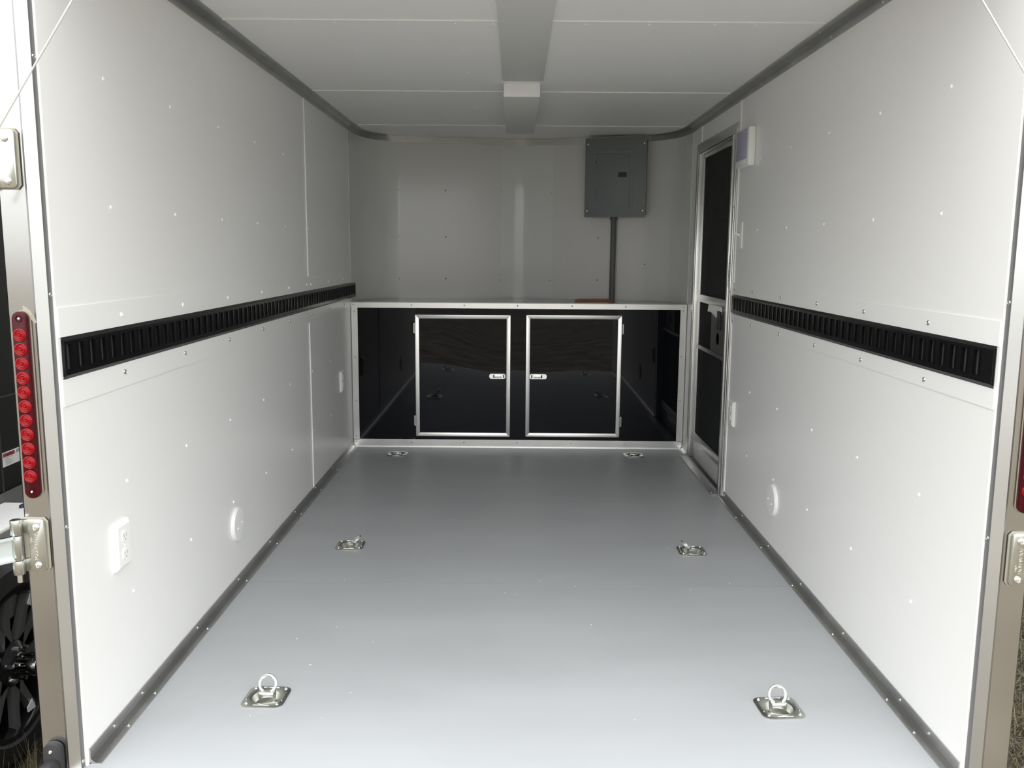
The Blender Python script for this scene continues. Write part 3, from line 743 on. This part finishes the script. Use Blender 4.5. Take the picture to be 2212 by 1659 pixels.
for k, (a, c) in enumerate(((0, .055), (0, .030), (.004, .050), (0, .045), (.008, .058), (.006, .05))):
    ln.box(bx + .002, bx + .0024, 3.226 + a, 3.226 + c, .5695 - k * .005, .5711 - k * .005)
ln.build('text_lines', INKG, lb)
# fender
fd = MB(); fd.box(-1.948, -1.765, 1.9, 3.20, .398, .408); fd.build('fender', PAINTW, tr, bevel=.004, label='white flat-topped fender')
MB().box(-1.772, -1.760, 1.9, 3.20, .372, .400).build('fender_edge_trim', ALU, fd if False else tr)
MB().box(-1.778, -1.766, 1.9, 3.20, .346, .362).build('fender_lower_trim', ALU, tr)
MB().box(-1.85, -1.835, 3.125, 3.16, .408, .420).build('marker', mat('dark_blue_marker', (.02, .02, .06), .4), tr, bevel=.004)
# wheel: axis along x, face towards +x
wx, wy, wz = -1.885, 3.115, -0.195
wh = bpy.data.objects.new('wheel', None); C.objects.link(wh); wh.parent = tr; wh.location = Vector((wx, wy, wz)) * S
MB().lathe([(.275, -.26), (.36, -.262), (.395, -.235), (.403, -.14), (.395, -.04), (.365, -.008), (.30, .0), (.278, -.012), (.274, -.20)], axis='x', n=64, caps=(True, False)).build('tyre', TYRE, wh)
tg = MB()
for k in range(60):
    a = 2 * math.pi * k / 60; s0 = len(tg.v); tg.box(-.235, -.045, -.012, .012, .398, .409); tg.rot(a, 'X', start=s0)
tg.build('tread_block', TYRE, wh, kind='stuff')
MB().lathe([(.280, -.012), (.284, -.004), (.268, -.008), (.258, -.05), (.245, -.16), (.01, -.165)], axis='x', n=64, caps=(False, True)).build('rim', RIMB, wh)
for k in range(6):
    a = math.radians(60 * k + 14)
    sp = MB()
    # forked spoke: single at hub, Y towards rim
    for s_ in (-1, 1):
        pts = [(0.0, .06), (s_ * .018, .13), (s_ * .040, .19), (s_ * .060, .262)]
        wd = [.030, .018, .014, .015]
        vs = []
        for (py_, pz_), w2 in zip(pts, wd):
            xz = -.018 - .045 * (1 - abs(pz_ - .06) / .2) * 0 - .01
            for dx in (0, -.03):
                vs += [(xz + dx, py_ - w2, pz_), (xz + dx, py_ + w2, pz_)]
        fs = []
        for i in range(3):
            o = i * 4; fs += [(o, o + 1, o + 5, o + 4), (o + 2, o + 6, o + 7, o + 3), (o, o + 4, o + 6, o + 2), (o + 1, o + 3, o + 7, o + 5)]
        fs += [(0, 2, 3, 1), (12, 13, 15, 14)]
        sp.add(vs, fs)
    sp.rot(a, 'X'); s = sp.build('spoke', RIMG, wh)
    tip = MB().prism([(-.05, .215), (-.012, .225), (-.010, .245), (-.058, .262)], 'x', -.027, -.022); tip.rot(a, 'X'); tip.build('machined_tip', RIMS, wh)
MB().lathe([(.085, -.06), (.085, -.022), (.065, -.010), (.050, .0)], axis='x', n=40).build('hub', RIMB, wh)
MB().lathe([(.043, .0), (.043, .068), (.040, .078), (.034, .080), (.032, .074), (.01, .074)], axis='x', n=40).build('hub_cap', mat('black_chrome_cap', (.25, .25, .24), .08, 1), wh)
for k in range(6):
    a = math.radians(60 * k + 44); MB().cyl((-.02, .066 * math.cos(a), .066 * math.sin(a)), (.012, .066 * math.cos(a), .066 * math.sin(a)), .010, .009, 6).build('lug_nut', CHROME, wh)

# tall dry grass beside the trailer
random.seed(21)
gr = MB()
def blade(x, y, h, lean, az, w0):
    dx, dy = math.cos(az), math.sin(az); px, py = -dy * w0, dx * w0; vs = []
    for s_ in (0, .4, .75, 1.0):
        cx = x + dx * lean * s_ * s_; cy = y + dy * lean * s_ * s_; z = -.6 + h * (s_ - .25 * s_ * s_ * min(1, lean / h))
        k = 1 - s_ * .9; vs += [(cx - px * k, cy - py * k, z), (cx + px * k, cy + py * k, z)]
    gr.add(vs, [(0, 1, 3, 2), (2, 3, 5, 4), (4, 5, 7, 6)])
def patch(n_, xa, xb, ya, yb, lm=.24):
    for k in range(n_):
        h = random.uniform(.05, .17) if random.random() < .85 else random.uniform(.17, .3)
        blade(random.uniform(xa, xb), random.uniform(ya, yb), h, random.uniform(.03, lm), random.uniform(0, 6.283), random.uniform(.0012, .0028))
patch(2600, -1.63, -1.30, 2.25, 3.6, .10)
for k in range(420): blade(random.uniform(-1.72, -1.50), random.uniform(2.6, 3.3), random.uniform(.14, .34), random.uniform(.02, .09), random.uniform(0, 6.283), .0022)
tag(gr.build('grass', GRASSM, smooth=False), 'dry grass between the two trailers at the lower left', 'grass', kind='stuff')
gr = MB(); patch(15000, 1.3, 3.2, 2.2, 6.5); patch(6000, 2.2, 6.5, 5.5, 12)
tag(gr.build('grass', GRASSM, smooth=False), 'dry yellow-brown grass beyond the right rear post', 'grass', kind='stuff')
